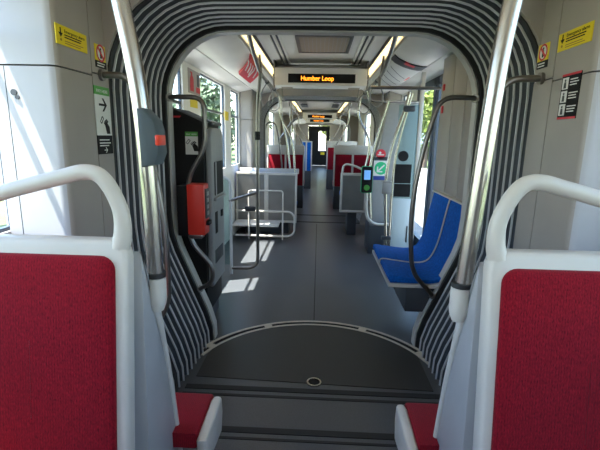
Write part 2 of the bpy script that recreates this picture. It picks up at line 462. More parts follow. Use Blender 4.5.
# ------------------------------------------------------------------ signs
XL = Vector((0, 1, 0)); XR = Vector((0, -1, 0)); UP = Vector((0, 0, 1))
def arrow_down(f, mb, a, b, w, h, d0, d1):
    f.rect(mb, a-w*.12, a+w*.12, b+h*.3, b+h, d0, d1)
    f.poly(mb, [(a, b), (a+w*.5, b+h*.45), (a-w*.5, b+h*.45)], d0, d1)
def lines(f, mb, a0, a1, bs, h, d0, d1):
    for b in bs: f.rect(mb, a0, a0+(a1-a0)*random.uniform(.75, 1), b, b+h, d0, d1)
def emergency(sx, y0, y1, z0, h, label):
    w = abs(y1-y0)
    f = Face((sx*(1.0 if sx < 0 else .965), y0, z0), XL if sx < 0 else XR, UP)
    t = thing('warning_sign', label, 'sign', f.P(w/2, 0))
    obj('plate', f.rect(MB(), 0, w, 0, h, 0, .003), YELL, t)
    mb = MB(); arrow_down(f, mb, .03, .028, .026, .034, .003, .0042)
    f.text(mb, 'Emergency alarm', .055, .048, .017, .0035, width=w-.075)
    lines(f, mb, .055, w-.02, (.038, .029), .004, .003, .0042)
    obj('lettering', mb, BLACK, t)
    mb = MB(); f.ngon(mb, .03, .018, .005, .003, .0042, 12); lines(f, mb, .055, w-.02, (.016, .008), .003, .003, .0042)
    obj('small_print', mb, mat('brown_ink', (.35, .2, .02), .5), t)
emergency(-1, 1.632, 1.847, 1.733, .072, 'long yellow emergency alarm sign high on the left cabinet')
emergency(1, 1.853, 1.636, 1.759, .068, 'long yellow emergency alarm sign high on the right cabinet')
def nostand(sx, y0, y1, z0, z1, label):
    w = abs(y1-y0); h = z1-z0
    f = Face((sx*(1.0 if sx < 0 else .965), y0, z0), XL if sx < 0 else XR, UP)
    t = thing('prohibition_sign', label, 'sign', f.P(w/2, 0))
    obj('plate', f.rect(MB(), 0, w, h*.3, h, 0, .003), YELL, t)
    bl = obj('caption_strip', f.rect(MB(), 0, w, 0, h*.3, 0, .003), BLACK, t)
    mb = MB(); lines(f, mb, w*.12, w*.95, (h*.06, h*.17), h*.05, .003, .004); obj('lettering', mb, WSTICK, bl)
    r = w*.40; cx, cz = w/2, h*.65
    obj('white_disc', f.ngon(MB(), cx, cz, r*1.0, .003, .0036), WSTICK, t)
    mb = MB(); N = 32
    for i in range(N):
        a, b = 2*pi*i/N, 2*pi*(i+1)/N
        f.poly(mb, [(cx+r*cos(a), cz+r*sin(a)), (cx+r*cos(b), cz+r*sin(b)), (cx+r*.78*cos(b), cz+r*.78*sin(b)), (cx+r*.78*cos(a), cz+r*.78*sin(a))], .0036, .0046)
    k = .707*r; q = .10*r
    f.poly(mb, [(cx-k-q, cz+k-q), (cx-k+q, cz+k+q), (cx+k+q, cz-k+q), (cx+k-q, cz-k-q)], .0036, .0046)
    obj('red_ring', mb, REDS, t)
    mb = MB(); f.ngon(mb, cx, cz+r*.45, r*.16, .0036, .0042, 12); f.rect(mb, cx-r*.18, cx+r*.18, cz-r*.6, cz+r*.26, .0036, .0042)
    obj('standing_figure', mb, BLACK, t)
nostand(-1, 1.910, 2.004, 1.692, 1.790, 'small yellow no-standing sign on the post left of the near bellows')
nostand(1, 2.008, 1.922, 1.716, 1.817, 'small yellow no-standing sign on the post right of the near bellows')
def card_icon(f, mb, a, b, s, d0, d1):
    # hand holding a card
    f.poly(mb, [(a+.02*s, b-.10*s), (a+.16*s, b-.50*s), (a+.50*s, b-.50*s), (a+.46*s, b-.12*s), (a+.22*s, b+.10*s)], d0, d1)
    for k in range(4):
        x, y = a+.02*s+k*.09*s, b-.08*s+k*.06*s; q = .20*s+.03*s*(k in (1, 2))
        f.poly(mb, [(x, y), (x-q*.75, y+q*.75), (x-q*.75+.055*s, y+q*.75+.045*s), (x+.075*s, y+.05*s)], d0, d1)
    o = [(-.50, .14), (-.26, .44), (-.10, .32), (-.34, .02)]; i = [(-.45, .14), (-.25, .38), (-.16, .31), (-.35, .08)]
    for k in range(4):
        m = (k+1) % 4
        f.poly(mb, [(a+o[k][0]*s, b+o[k][1]*s), (a+o[m][0]*s, b+o[m][1]*s), (a+i[m][0]*s, b+i[m][1]*s), (a+i[k][0]*s, b+i[k][1]*s)], d0, d1)
def arrow_right(f, mb, a, b, s, d0, d1):
    f.rect(mb, a-.5*s, a+.35*s, b-.07*s, b+.07*s, d0, d1)
    f.poly(mb, [(a+.5*s, b), (a+.08*s, b+.42*s), (a-.1*s, b+.42*s), (a+.28*s, b)], d0, d1)
    f.poly(mb, [(a+.5*s, b), (a+.28*s, b), (a-.1*s, b-.42*s), (a+.08*s, b-.42*s)], d0, d1)
f = Face((-1.0, 1.875, 1.308), XL, UP)
t = thing('fare_sign', 'tall fare sign with green header, arrow and hand, left cabinet', 'sign', f.P(.07, 0))
obj('plate', f.rect(MB(), 0, .135, .085, .265, 0, .003), WSTICK, t)
g = obj('green_header', f.rect(MB(), 0, .135, .265, .302, 0, .0032), GREEN, t)
obj('lettering', f.text(MB(), 'PAY HERE', .068, .275, .020, .0035, 'CENTER', .10), WSTICK, g)
mb = MB(); arrow_right(f, mb, .068, .222, .07, .003, .0042); card_icon(f, mb, .075, .135, .085, .003, .0042)
obj('arrow_and_hand', mb, BLACK, t)
b_ = obj('black_footer', f.rect(MB(), 0, .135, 0, .085, 0, .0032), BLACK, t)
mb = MB(); lines(f, mb, .015, .12, (.062, .048, .036), .005, .0032, .004); arrow_right(f, mb, .068, .018, .03, .0032, .004)
obj('lettering', mb, WSTICK, b_)
f = Face((.965, 1.785, 1.491), XR, UP)
t = thing('notice', 'black notice with white pictures and red bars on the right cabinet', 'sign', f.P(.06, 0))
obj('plate', f.rect(MB(), 0, .122, 0, .172, 0, .003), BLACK, t)
obj('red_bar', f.rect(MB(), 0, .122, .164, .172, .003, .004), REDS, t); obj('red_bar', f.rect(MB(), 0, .122, 0, .008, .003, .004), REDS, t)
for k in range(3):
    p_ = obj('picture', f.rect(MB(), .006, .046, .014+k*.050, .058+k*.050, .003, .004), WSTICK, t)
    mb = MB(); f.ngon(mb, .026, .047+k*.05, .005, .004, .005, 10); f.poly(mb, [(.018, .018+k*.05), (.034, .018+k*.05), (.032, .041+k*.05), (.020, .041+k*.05)], .004, .005)
    obj('figure', mb, CHAR, p_)
mb = MB()
for k in range(3): lines(f, mb, .058, .115, (.026+k*.05, .036+k*.05, .046+k*.05), .004, .003, .004)
obj('lettering', mb, WSTICK, t)

# ------------------------------------------------------------------ foreground seats
def mirror(sx, pts): return [(sx*p[0],)+tuple(p[1:]) for p in pts]
def near_seat(sx, e, es, label, labelb, g1, g2):
    X = lambda v: sx*v
    t = thing('passenger_seat', label, 'seat', (sx*.8, .9, 0))
    # white back frame, facing the camera, leaning away at the top
    def lean(z): return .915+(z-.45)*.13
    def leanmb(mb, y0):
        for v in mb.v: v.y = v.y-y0+lean(v.z)
        return mb
    out = 1.17
    mb = MB().prism([(X(x), z) for x, z in rrect(e, out, .40, 1.135, .05)], 'y', 0., .05, .012, 3)
    fr = obj('back_frame', leanmb(mb, 0), WHITE, t)
    x0 = e+.030
    for (a, b) in ((x0, x0+.43), (x0+.47, out-.03)):
        if b-a < .05: continue
        mb = MB(); rows = []; nu, nv = 22, 26; r = .05
        z0, z1 = .46, 1.096
        # padded panel: domed rounded rectangle
        pts = rrect(a, b, z0, z1, .038, 6); cx, cz = (a+b)/2, (z0+z1)/2
        prev = None
        for (k, d) in ((1.0, .004), (1.0, -.006), (.985, -.013), (.94, -.018), (.8, -.021), (.5, -.023), (.001, -.024)):
            s_ = []
            for (x, z) in pts+[pts[0]]:
                mx = min((b-a), (z1-z0))/2*(1-k)
                dx, dz = x-cx, z-cz
                kx = max(0, 1-mx/((b-a)/2)); kz = max(0, 1-mx/((z1-z0)/2))
                s_.append((X(cx+dx*kx), d, cz+dz*kz))
            rows.append(s_)
        mb.grid(rows)
        obj('backrest_pad', leanmb(mb, 0), RED, t)
    # grab handle on the shoulder
    yh = 1.024
    pts = [(e+.028, 1.112), (e+.018, 1.15), (e+.019, 1.205), (e+.040, 1.262), (e+.070, 1.299), (e+.11, 1.305), (e+.16, 1.293), (e+.24, 1.272), (e+.34, 1.243), (e+.42, 1.205), (e+.455, 1.15), (e+.455, 1.11)]
    mb = MB().tube([(X(x), yh, z) for x, z in pts], lambda u: .025-.0055*min(1, u*5) , smooth=True, n=16)
    obj('grab_handle', mb, WHITE, fr)
    obj('seat_cushion', MB().box(*sorted((X(e+.02), X(out))), .47, .93, .41, .475, .02, 3), RED, t)
    obj('plinth', MB().box(*sorted((X(e+.06), X(1.2))), .55, .95, 0, .40, .01), SHELL, t)
    # seat behind it, facing away
    t2 = thing('passenger_seat', labelb, 'seat', (sx*.8, 1.2, 0))
    prf = [(1.0, .15), (1.0, 1.05), (1.02, 1.10), (1.045, 1.095), (1.075, 1.05), (1.115, .95), (1.165, .78), (1.21, .60), (1.265, .30), (1.28, .15)]
    prf = [(max(y, lean(z)+.052), z) for y, z in prf]
    obj('shell', MB().prism(prf, 'x', X(es+.008), X(1.18), .006, 2), SHELL, t2)
    edge = [q for q in prf[1:] if q[1] < .97]; edge[0] = (edge[0][0]-.006, .935)
    obj('edge_trim', MB().tube([(X(es+.008), y-.002, z) for y, z in edge], lambda u: .016-.006*min(1, u*4), n=10, smooth=True), WHITE, t2)
    # cushion facing the gangway
    ce = .378 if sx < 0 else .352
    obj('seat_cushion', MB().prism([(1.20, .37), (1.20, .425), (1.40, .435), (1.43, .42), (1.435, .37)], 'x', X(ce), X(1.16), .012, 3), RED, t2)
    obj('cushion_tray', MB().prism([(1.20, .30), (1.18, .415), (1.38, .43), (1.415, .42), (1.425, .36), (1.40, .28)], 'x', X(ce-.035), X(ce+.002), .014, 3), WHITE, t2)
    obj('plinth', MB().box(*sorted((X(e+.02), X(1.2))), 1.0, 1.33, 0, .31, .01), SHELL, t2)
    return t, t2
near_seat(-1, .480, .455, 'large red foreground seat on the left, facing the camera with white handle', 'grey-shelled seat with red cushion facing the gangway, behind the left foreground seat', 0, 0)
near_seat(1, .428, .412, 'large red foreground seat on the right, facing the camera with white handle', 'grey-shelled seat with red cushion facing the gangway, behind the right foreground seat', 0, 0)

def near_pole(sx, pts, label):
    t = thing('grab_pole', label, 'pole', (pts[0][0], 1.11, .86))
    obj('tube', MB().tube([(x, y, z) for x, y, z in pts], lambda u: .0225, smooth=True, n=24), STEEL, t)
    x, y, z = pts[0]
    sk = obj('socket', MB().tube([(x, y, .905), (x, y, .925), (x, y, .94), (x, y, 1.005)], lambda u: .017+.010*min(1, u*2.2), n=24), WHITE, t)
    obj('collar', MB().tube([(x, y, 1.003), (x, y, 1.018)], .027, n=24), RUBBER, t)
    return t
near_pole(-1, [(-.452, 1.11, .93), (-.456, 1.11, 1.227), (-.467, 1.11, 1.46), (-.483, 1.11, 1.597), (-.506, 1.11, 1.735), (-.545, 1.11, 1.98), (-.58, 1.11, 2.165)], 'bright steel grab pole rising from the left foreground seat')
near_pole(1, [(.404, 1.11, .93), (.419, 1.11, 1.195), (.432, 1.11, 1.45), (.442, 1.11, 1.607), (.456, 1.11, 1.735), (.49, 1.11, 1.98), (.52, 1.11, 2.17)], 'bright steel grab pole rising from the right foreground seat')
t = thing('stop_request_box', 'slate grey stop request box with red button on the left pole', 'button box', (-.44, 1.05, 1.32))
obj('housing', MB().prism([(-.452, 1.463), (-.438, 1.465), (-.410, 1.437), (-.403, 1.41), (-.400, 1.355), (-.412, 1.325), (-.448, 1.318)], 'y', 1.04, 1.105, .006, 2), SLATE, t)
obj('red_button', MB().box(-.408, -.398, 1.038, 1.09, 1.374, 1.400, .003), ORANGE, t)

# ------------------------------------------------------------------ grab rails at the near gangway
def rail(label, pts, r=.015, fl=.07, flange=True, mt=STEELD, group=None):
    t = thing('grab_rail', label, 'rail', pts[-1], group)
    obj('tube', MB().tube(pts, r, fillet=fl, n=14), mt, t)
    if flange:
        for p, q in ((pts[0], pts[1]), (pts[-1], pts[-2])):
            v = (Vector(q)-Vector(p)).normalized(); p = Vector(p)
            obj('flange', MB().cyl(p-v*.002, p+v*.012, r*1.7), mt, t)
    return t
rail('bent steel rail near the tall fare sign, left of the bellows', [(-.998, 1.95, 1.662), (-.865, 1.95, 1.662), (-.825, 1.95, 1.45), (-.765, 1.95, 1.19), (-.735, 1.95, .95), (-.735, 1.95, .58), (-.80, 1.95, .45), (-.998, 1.95, .42)], fl=.10)
rail('bent steel rail near the no-standing sign, right of the bellows', [(.963, 1.95, 1.672), (.80, 1.95, 1.668), (.762, 1.95, 1.48), (.735, 1.95, 1.2), (.72, 1.95, .95), (.725, 1.95, .58), (.79, 1.95, .45), (.963, 1.95, .42)], fl=.10)
rail('cranked steel rail above and below the red box on the far left of the gangway', [(-.945, 2.68, 1.632), (-.90, 2.63, 1.632), (-.712, 2.63, 1.632), (-.712, 2.63, 1.33), (-.832, 2.63, 1.13), (-.832, 2.63, .72), (-.685, 2.63, .55), (-.685, 2.63, .44), (-.80, 2.69, .36)], fl=.08)
rail('curved steel rail in front of the blue seats', [(.945, 2.68, 1.652), (.90, 2.63, 1.652), (.72, 2.63, 1.652), (.645, 2.63, 1.36), (.605, 2.63, 1.08), (.60, 2.63, .85), (.63, 2.63, .55), (.80, 2.69, .37)], fl=.10)

# red box
t = thing('ticket_validator', 'red ticket box mounted on the rail left of the aisle', 'ticket box', (-.77, 2.6, .77))
obj('body', MB().box(-.822, -.712, 2.565, 2.68, .775, 1.10, .006), VRED, t)
obj('back_box', MB().box(-.892, -.824, 2.58, 2.70, .765, 1.09, .004), BLACK, t)
kp = obj('side_keypad', MB().box(-.713, -.704, 2.585, 2.66, .88, 1.07, .003), CHAR, t)
for k in range(4): obj('key', MB().box(-.705, -.700, 2.60, 2.64, .90+k*.042, .925+k*.042, .002), GREYP, kp)
obj('slot_lever', MB().box(-.714, -.690, 2.60, 2.66, .835, .862, .003), BLACK, t)
obj('bracket', MB().box(-.82, -.74, 2.59, 2.66, .745, .776, .006), STEELD, t)

# ------------------------------------------------------------------ ticket machine
t = thing('ticket_machine', 'tall black and grey ticket machine left of the aisle', 'ticket machine', (-.9, 3.2, 0))
obj('cabinet', MB().prism([(-1.15, .12), (-.775, .12), (-.775, 1.49), (-1.0, 1.585), (-1.15, 1.585)], 'y', 2.815, 3.26, .006), BLACK, t)
fas = obj('front_fascia', MB().prism([(2.86, .32), (2.86, 1.40), (2.885, 1.44), (2.94, 1.455), (3.16, 1.455), (3.20, 1.44), (3.225, 1.39), (3.225, .32)], 'x', -.777, -.735, .014, 3), GREYP, t)
obj('screen', MB().prism(rrect(2.93, 3.19, .98, 1.22, .015), 'x', -.737, -.732), BLACK, fas)
obj('screen_edge', MB().box(-.737, -.730, 2.955, 2.985, .98, 1.22, .002), GREYP, fas)
obj('shelf', MB().box(-.737, -.715, 2.90, 3.21, .945, .968, .003), GREYP, fas)
obj('card_slot', MB().box(-.737, -.731, 2.93, 3.00, .70, .86, .003), BLACK, fas)
obj('coin_slot', MB().box(-.737, -.725, 3.10, 3.15, .80, .85, .003), BLACK, fas)
obj('delivery_tray', MB().box(-.737, -.731, 2.91, 3.15, .48, .58, .004), CHAR, fas)
obj('top_cap', MB().prism([(-1.10, 1.565), (-.75, 1.475), (-.75, 1.495), (-1.10, 1.60)], 'y', 2.98, 3.26, .004), CHAR, t)
obj('red_mark', MB().prism([(-.985, 1.515), (-.93, 1.515), (-.92, 1.527), (-.97, 1.527)], 'y', 2.807, 2.817), REDS, t)
obj('base', MB().box(-1.12, -.80, 2.85, 3.24, 0, .14), CHAR, t)
f = Face((-.895, 2.811, 1.275), (1, 0, 0), UP)
t = thing('fare_sticker', 'white tap sticker with green header on the black machine side', 'sign', f.P(.05, 0))
obj('plate', f.rect(MB(), 0, .085, .0, .12, 0, .0025), WSTICK, t)
g = obj('green_header', f.rect(MB(), 0, .085, .12, .15, 0, .0025), GREEN, t)
obj('lettering', f.text(MB(), 'PAY HERE', .0425, .128, .015, .003, 'CENTER', .07), WSTICK, g)
mb = MB(); card_icon(f, mb, .045, .065, .085, .0025, .0035); obj('hand_symbol', mb, BLACK, t)

# fire extinguisher notice and small stickers on the left post
f = Face((-1.198, 3.90, 1.785), XL, UP)
t = thing('extinguisher_sign', 'framed red fire extinguisher sign beside the left window', 'sign', f.P(.15, 0))
obj('plate', f.rect(MB(), 0, .38, 0, .215, 0, .004), mat('grey_backing', (.42, .36, .34), .5), t)
mb = MB(); f.rect(mb, .05, .15, .02, .13, .004, .008); f.poly(mb, [(.05, .13), (.15, .13), (.12, .16), (.08, .16)], .004, .008); f.rect(mb, .085, .115, .16, .185, .004, .008); f.rect(mb, .06, .115, .18, .19, .004, .008)
obj('red_extinguisher', mb, REDS, t)
mb = MB(); f.rect(mb, .24, .37, .02, .07, .004, .006); obj('red_label', mb, REDS, t)
mb = MB(); f.rect(mb, .27, .34, .08, .19, .004, .006); obj('grey_hose', mb, CHAR, t)
tag(obj('yellow_sticker', MB().box(-1.2, -1.196, 3.95, 4.18, 1.66, 1.765), YELL), 'yellow sticker under the framed fire extinguisher sign', 'sticker')
tag(obj('yellow_sticker', MB().box(-1.2, -1.196, 5.40, 5.60, 1.60, 1.71), YELL), 'yellow sticker on the narrow post between the left windows', 'sticker')

# ------------------------------------------------------------------ blue seats (facing left)
def blue_seat(y0, y1, label):
    t = thing('blue_seat', label, 'seat', (.75, (y0+y1)/2, .2), 'blue sideways seats')
    def curve():
        return [(.485, .455), (.50, .485), (.60, .475), (.74, .462), (.83, .475), (.88, .53), (.918, .64), (.95, .82), (.975, .955)]
    c_ = catmull([Vector((a, 0, b)) for a, b in curve()], 5)
    c_ = [Vector((p.x+.010, 0, p.z+.018)) for p in c_]; top = [(p.x, p.z) for p in c_]
    bot = [(1.005, .955), (.985, .80), (.955, .62), (.92, .51), (.85, .448), (.76, .432), (.50, .432)]
    bot = [(a+.010, b+.018) for a, b in bot]
    obj('upholstery', MB().prism(top+bot, 'y', y0+.008, y1-.008, .008, 2), BLUE, t)
    sh = [(1.0, .975), (.955, .975), (.955, .962), (.985, .95), (.97, .80), (.94, .62), (.90, .50), (.84, .447), (.76, .433), (.475, .435), (.475, .41), (.78, .408), (.88, .42), (.94, .51), (.97, .70), (.99, .85)]
    sh = [(a+.020, b+.013) for a, b in sh]
    obj('shell', MB().prism(sh, 'y', y0, y1, .003), WHITE, t)
    if y0 > 3: obj('edge_piping', MB().tube([(p.x-.003, y0+.002, p.z-.002) for p in c_], .006, n=8), WHITE, t)
    obj('under_box', MB().box(.62, 1.0, y0+.02, y1-.01, .24, .415, .01), CHAR, t)
    return t
blue_seat(2.69, 3.10, 'nearer of the two blue sideways seats right of the aisle')
blue_seat(3.105, 3.56, 'farther of the two blue sideways seats, next to the door post')

# ------------------------------------------------------------------ ceiling equipment in the middle section
def dest_sign(y, label, w=.95):
    t = thing('destination_sign', label, 'sign', (0, y, 1.93))
    obj('housing', MB().prism([(y, 1.93), (y, 2.098), (y+.34, 2.19), (y+.34, 2.03), (y+.30, 1.93)], 'x', -w/2, w/2, .006), CEIL, t)
    f = Face((-.345, y-.002, 1.955), (1, 0, 0), UP)
    dp = obj('display', f.rect(MB(), .01, .70, 0, .088, 0, .004), BLACK, t)
    obj('lettering', f.text(MB(), 'Humber Loop', .14, .022, .066, .0045, width=.335), LEDM, dp)
    mb = MB(); mb.box(-.49, -.475, y+.02, y+.3, 2.0, 2.185).box(.475, .49, y+.02, y+.3, 2.0, 2.185)
    obj('bracket', mb, STEELD, t)
    for sx in (-1, 1):
        vg = obj('speaker_grille', MB().box(*sorted((sx*.30, sx*.42)), y+.16, y+.26, 1.926, 1.931), SKIN, t)
dest_sign(4.5, 'orange LED sign reading Humber Loop hanging from the ceiling, nearest')
dest_sign(12.2, 'orange LED destination sign in the distance, before the farthest bellows')
dest_sign(15.2, 'orange LED destination sign farthest down the tram, over the cab door')
t = thing('ceiling_grille', 'tan ventilation grille in the ceiling ahead of the orange sign', 'vent', (.03, 3.85, 2.19))
obj('mesh_panel', MB().box(-.19, .23, 3.57, 4.17, 2.192, 2.199), SKIN, t)
obj('frame', MB().box(-.215, -.185, 3.54, 4.2, 2.186, 2.2).box(.225, .255, 3.54, 4.2, 2.186, 2.2).box(-.19, .23, 3.54, 3.57, 2.186, 2.2).box(-.19, .23, 4.17, 4.2, 2.186, 2.2), PANELST, t)
mb = MB()
for k in range(11): mb.box(-.15+k*.035, -.145+k*.035, 3.57, 4.17, 2.189, 2.193)
obj('slats', mb, BEIGE, t)
for y in (8.6, 10.2):
    for sx in (-1, 1):
        tag(obj('ceiling_vent', MB().box(*sorted((sx*.30, sx*.46)), y, y+1.0, 2.17, 2.187), CHAR), 'dark slotted ceiling vent, %s side, %s the second bellows' % ('left' if sx < 0 else 'right', 'just past' if y < 9 else 'well beyond'), 'vent')
tag(obj('camera_dome', MB().tube([(0, 7.9, 2.2), (0, 7.9, 2.16), (0, 7.9, 2.13)], lambda u: .05*(1-u*.7)), BLACK), 'tiny dark camera dome on the ceiling past the second bellows', 'camera')

# curved cards on the ceiling cove
def cove_card(sx, ya, yb, u0, u1, mb, d=.006, shear=0.):
    prof_ = [(.645, 2.146), (.70, 2.113), (.78, 2.088), (.86, 2.073), (.94, 2.068), (.99, 2.078)]
    N = 12; rows0 = []
    L = len(prof_)-1
    def pt(u):
        q = u*L; i = min(int(q), L-1); s_ = q-i
        a, b = prof_[i], prof_[i+1]; return (a[0]+(b[0]-a[0])*s_, a[1]+(b[1]-a[1])*s_-d)
    top = []; 
    for j in range(2):
        y = (ya, yb)[j]
        top.append([(sx*pt(u0+(u1-u0)*k/N)[0], y+shear*(k/N), pt(u0+(u1-u0)*k/N)[1]) for k in range(N+1)])
    back = [[(x, y, z+d*.8) for x, y, z in r] for r in top]
    mb.grid([top[0], top[1], back[1], back[0], top[0]])
    return mb
t = thing('advertising_card', 'curved red advertising card under the left ceiling cove', 'poster', (-.82, 4.45, 2.05))
obj('card', cove_card(-1, 3.98, 4.72, .0, .60, MB(), .035, .58), REDS, t)
mb = MB()
for k in range(5):
    cove_card(-1, 4.06+k*.13, 4.11+k*.13, .1, .1+random.uniform(.25, .4), mb, .037, .35)
obj('lettering', mb, WSTICK, t)
mb = MB(); cove_card(-1, 4.05, 4.6, .01, .07, mb, .0365, .05); obj('orange_patch', mb, ORANGE, t)
t = thing('route_map_card', 'curved white card with dark header under the right ceiling cove', 'poster', (.82, 4.5, 2.05))
obj('header', cove_card(1, 3.95, 4.15, .02, .98, MB(), .012, .2), CHAR, t)
obj('card', cove_card(1, 4.15, 5.6, .02, .98, MB(), .012, .2), WSTICK, t)
obj('red_lettering', cove_card(1, 4.01, 4.09, .35, .62, MB(), .0135, .08), REDS, t)
mb = MB()
for k in range(4): cove_card(1, 4.35+k*.25, 4.37+k*.25, .15, .75, mb, .0135, .5)
obj('route_line', mb, CHAR, t)
obj('red_arrow', cove_card(1, 4.75, 5.0, .8, .93, MB(), .0135, .05), ORANGE, t)

# ------------------------------------------------------------------ overhead rails, straps, poles
for sx, sd in ((-1, 'left'), (1, 'right')):
    t = thing('overhead_rail', 'long steel rail under the ceiling along the %s of the aisle' % sd, 'rail', (sx*.56, 6, 1.97))
    obj('tube', MB().tube([(sx*.50, 2.9, 2.18), (sx*.53, 3.3, 2.08), (sx*.555, 3.9, 1.985), (sx*.56, 4.2, 1.97), (sx*.56, 6.7, 1.97)], .017, fillet=.15, n=10), STEELD, t)
    for y in (4.1, 5.3, 6.5): obj('hanger', MB().tube([(sx*.56, y, 1.97), (sx*.575, y, 2.15)], .011, n=8), STEELD, t)
    t = thing('overhead_rail', 'distant overhead rail on the %s beyond the second bellows' % sd, 'rail', (sx*.56, 10, 1.97))
    obj('tube', MB().tube([(sx*.56, 7.7, 2.1), (sx*.56, 7.9, 1.97), (sx*.56, 13.1, 1.97)], .017, fillet=.1, n=10), STEEL, t)
    for y in (8.4, 10.4, 12.6): obj('hanger', MB().tube([(sx*.56, y, 1.97), (sx*.575, y, 2.15)], .011, n=8), STEEL, t)
def strap(x, y, label, group=None):
    t = thing('hanging_strap', label, 'strap', (x, y, 1.70), group)
    obj('loop', MB().tube([(x, y, 1.955), (x-.055, y, 1.86), (x-.06, y, 1.76), (x, y, 1.715), (x+.06, y, 1.76), (x+.055, y, 1.86), (x, y, 1.955)], .006, smooth=True, n=8), GREYP, t)
    obj('clamp', MB().tube([(x, y-.025, 1.965), (x, y+.025, 1.965)], .022, n=12), CHAR, t)
strap(.56, 4.35, 'grey strap loop hanging nearest, right of the orange sign')
strap(-.56, 4.55, 'grey strap loop hanging nearest, left of the orange sign')
strap(-.56, 5.25, 'second grey strap loop along the left overhead rail')
strap(.56, 5.5, 'second grey strap loop along the right overhead rail')
# crossbars at the doorway
tag(obj('door_crossbar', MB().tube([(.47, 4.1, 1.872), (1.2, 4.1, 1.872)], .016, n=12).tube([(.55, 4.1, 1.97), (.55, 4.1, 1.872)], .012, n=10), STEELD), 'horizontal steel bar across the ceiling before the right door', 'rail')
tag(obj('door_crossbar', MB().tube([(.56, 5.2, 1.97), (.60, 5.2, 1.84), (1.19, 5.2, 1.84)], .015, fillet=.05, n=12), STEEL), 'second steel bar farther back by the right door, above the green arrow sign', 'rail')

# left pole with loop to the glass screen
t = thing('stanchion', 'steel pole with looped foot and side bar, beside the left glass screen', 'pole', (-.59, 4.1, .06))
obj('tube', MB().tube([(-.552, 4.0, 1.975), (-.59, 4.08, 1.72), (-.595, 4.1, 1.4), (-.595, 4.1, .07), (-.86, 4.1, .065)], .017, fillet=.12, n=14), STEELD, t)
obj('side_bar', MB().tube([(-.595, 4.1, .86), (-.885, 4.1, .765)], .015, n=12), STEELD, t)
obj('coupling', MB().cyl((-.595, 4.1, 1.37), (-.595, 4.1, 1.45), .026), BLACK, t)
obj('grip', MB().tube([(-.62, 4.1, .69), (-.72, 4.1, .69)], .026, n=14), CHAR, t)
t = thing('glass_screen', 'low tinted glass screen behind the ticket machine', 'partition', (-.95, 4.1, 0))
obj('pane', MB().box(-1.19, -.87, 4.095, 4.105, .10, .98), TEAL, t)
obj('frame', MB().tube([(-.87, 4.1, 0), (-.87, 4.1, 1.0), (-1.19, 4.1, 1.0)], .015, fillet=.07), ALU, t)

# ------------------------------------------------------------------ steel-backed seats in the middle section
def steel_seat(name, x0, x1, y, z0, z1, label, cols, handle=None):
    t = thing(name, label, 'seat', ((x0+x1)/2, y+.2, 0))
    n = cols; wd = (x1-x0)/n; fr = MB()
    for k in range(n):
        a, b = x0+k*wd, x0+(k+1)*wd
        fr.box(a, a+.03, y-.018, y+.03, z0, z1, .006).box(b-.03, b, y-.018, y+.03, z0, z1, .006)
        fr.box(a+.01, b-.01, y-.018, y+.03, z1-.035, z1, .006).box(a+.01, b-.01, y-.018, y+.03, z0, z0+.035, .006)
    obj('frame', fr, WHITE, t)
    for k in range(n):
        a, b = x0+k*wd, x0+(k+1)*wd
        obj('back_panel', MB().box(a+.028, b-.028, y-.012, y+.0, z0+.033, z1-.033), PANELST, t)
        obj('backrest_pad', MB().box(a+.02, b-.02, y+.03, y+.07, z0+.25, z1-.02, .012), BLUE, t)
        obj('seat_cushion', MB().box(a+.01, b-.01, y+.05, y+.42, z0+.20, z0+.27, .015), BLUE, t)
    obj('pedestal', MB().box(x0+.12, x1-.12, y+.06, y+.4, 0, z0+.2, .01), CHAR, t)
    if handle: obj('grab_handle', MB().tube(handle, .015, fillet=.09), WHITE, t)
    return t
ds = steel_seat('double_seat', -1.18, -.295, 5.95, .18, .905, 'pair of white framed steel seat backs left of the aisle', 2)
obj('upper_rim', MB().box(-1.17, -.285, 6.20, 6.24, .87, .945, .008), WHITE, ds)
obj('rear_pad', MB().box(-1.15, -.32, 6.03, 6.19, .45, .89, .02), BLUE, ds)
steel_seat('single_seat', .325, .70, 5.98, .35, .92, 'white framed steel seat back right of the aisle, with loop handle', 1, [(.34, 5.98, .88), (.36, 5.98, 1.05), (.50, 5.98, 1.03), (.66, 5.98, .96), (.68, 5.98, .88)])
# floor-level luggage rail
t = thing('luggage_rail', 'low white tube rail loops on the floor before the steel seat backs', 'rail', (-.7, 5.55, 0))
obj('lower_loop', MB().tube([(-1.1, 5.5, .42), (-.36, 5.5, .42), (-.30, 5.5, .36), (-.30, 5.5, .14), (-.36, 5.5, .08), (-1.1, 5.5, .08)], .014, fillet=.06), WHITE, t)
obj('upper_loop', MB().tube([(-.92, 5.5, .03), (-.92, 5.5, .70), (-.46, 5.5, .70), (-.46, 5.5, .03)], .010, fillet=.04), WHITE, t)
obj('shelf', MB().box(-1.15, -.52, 5.52, 5.85, .20, .23, .004), ALU, t)

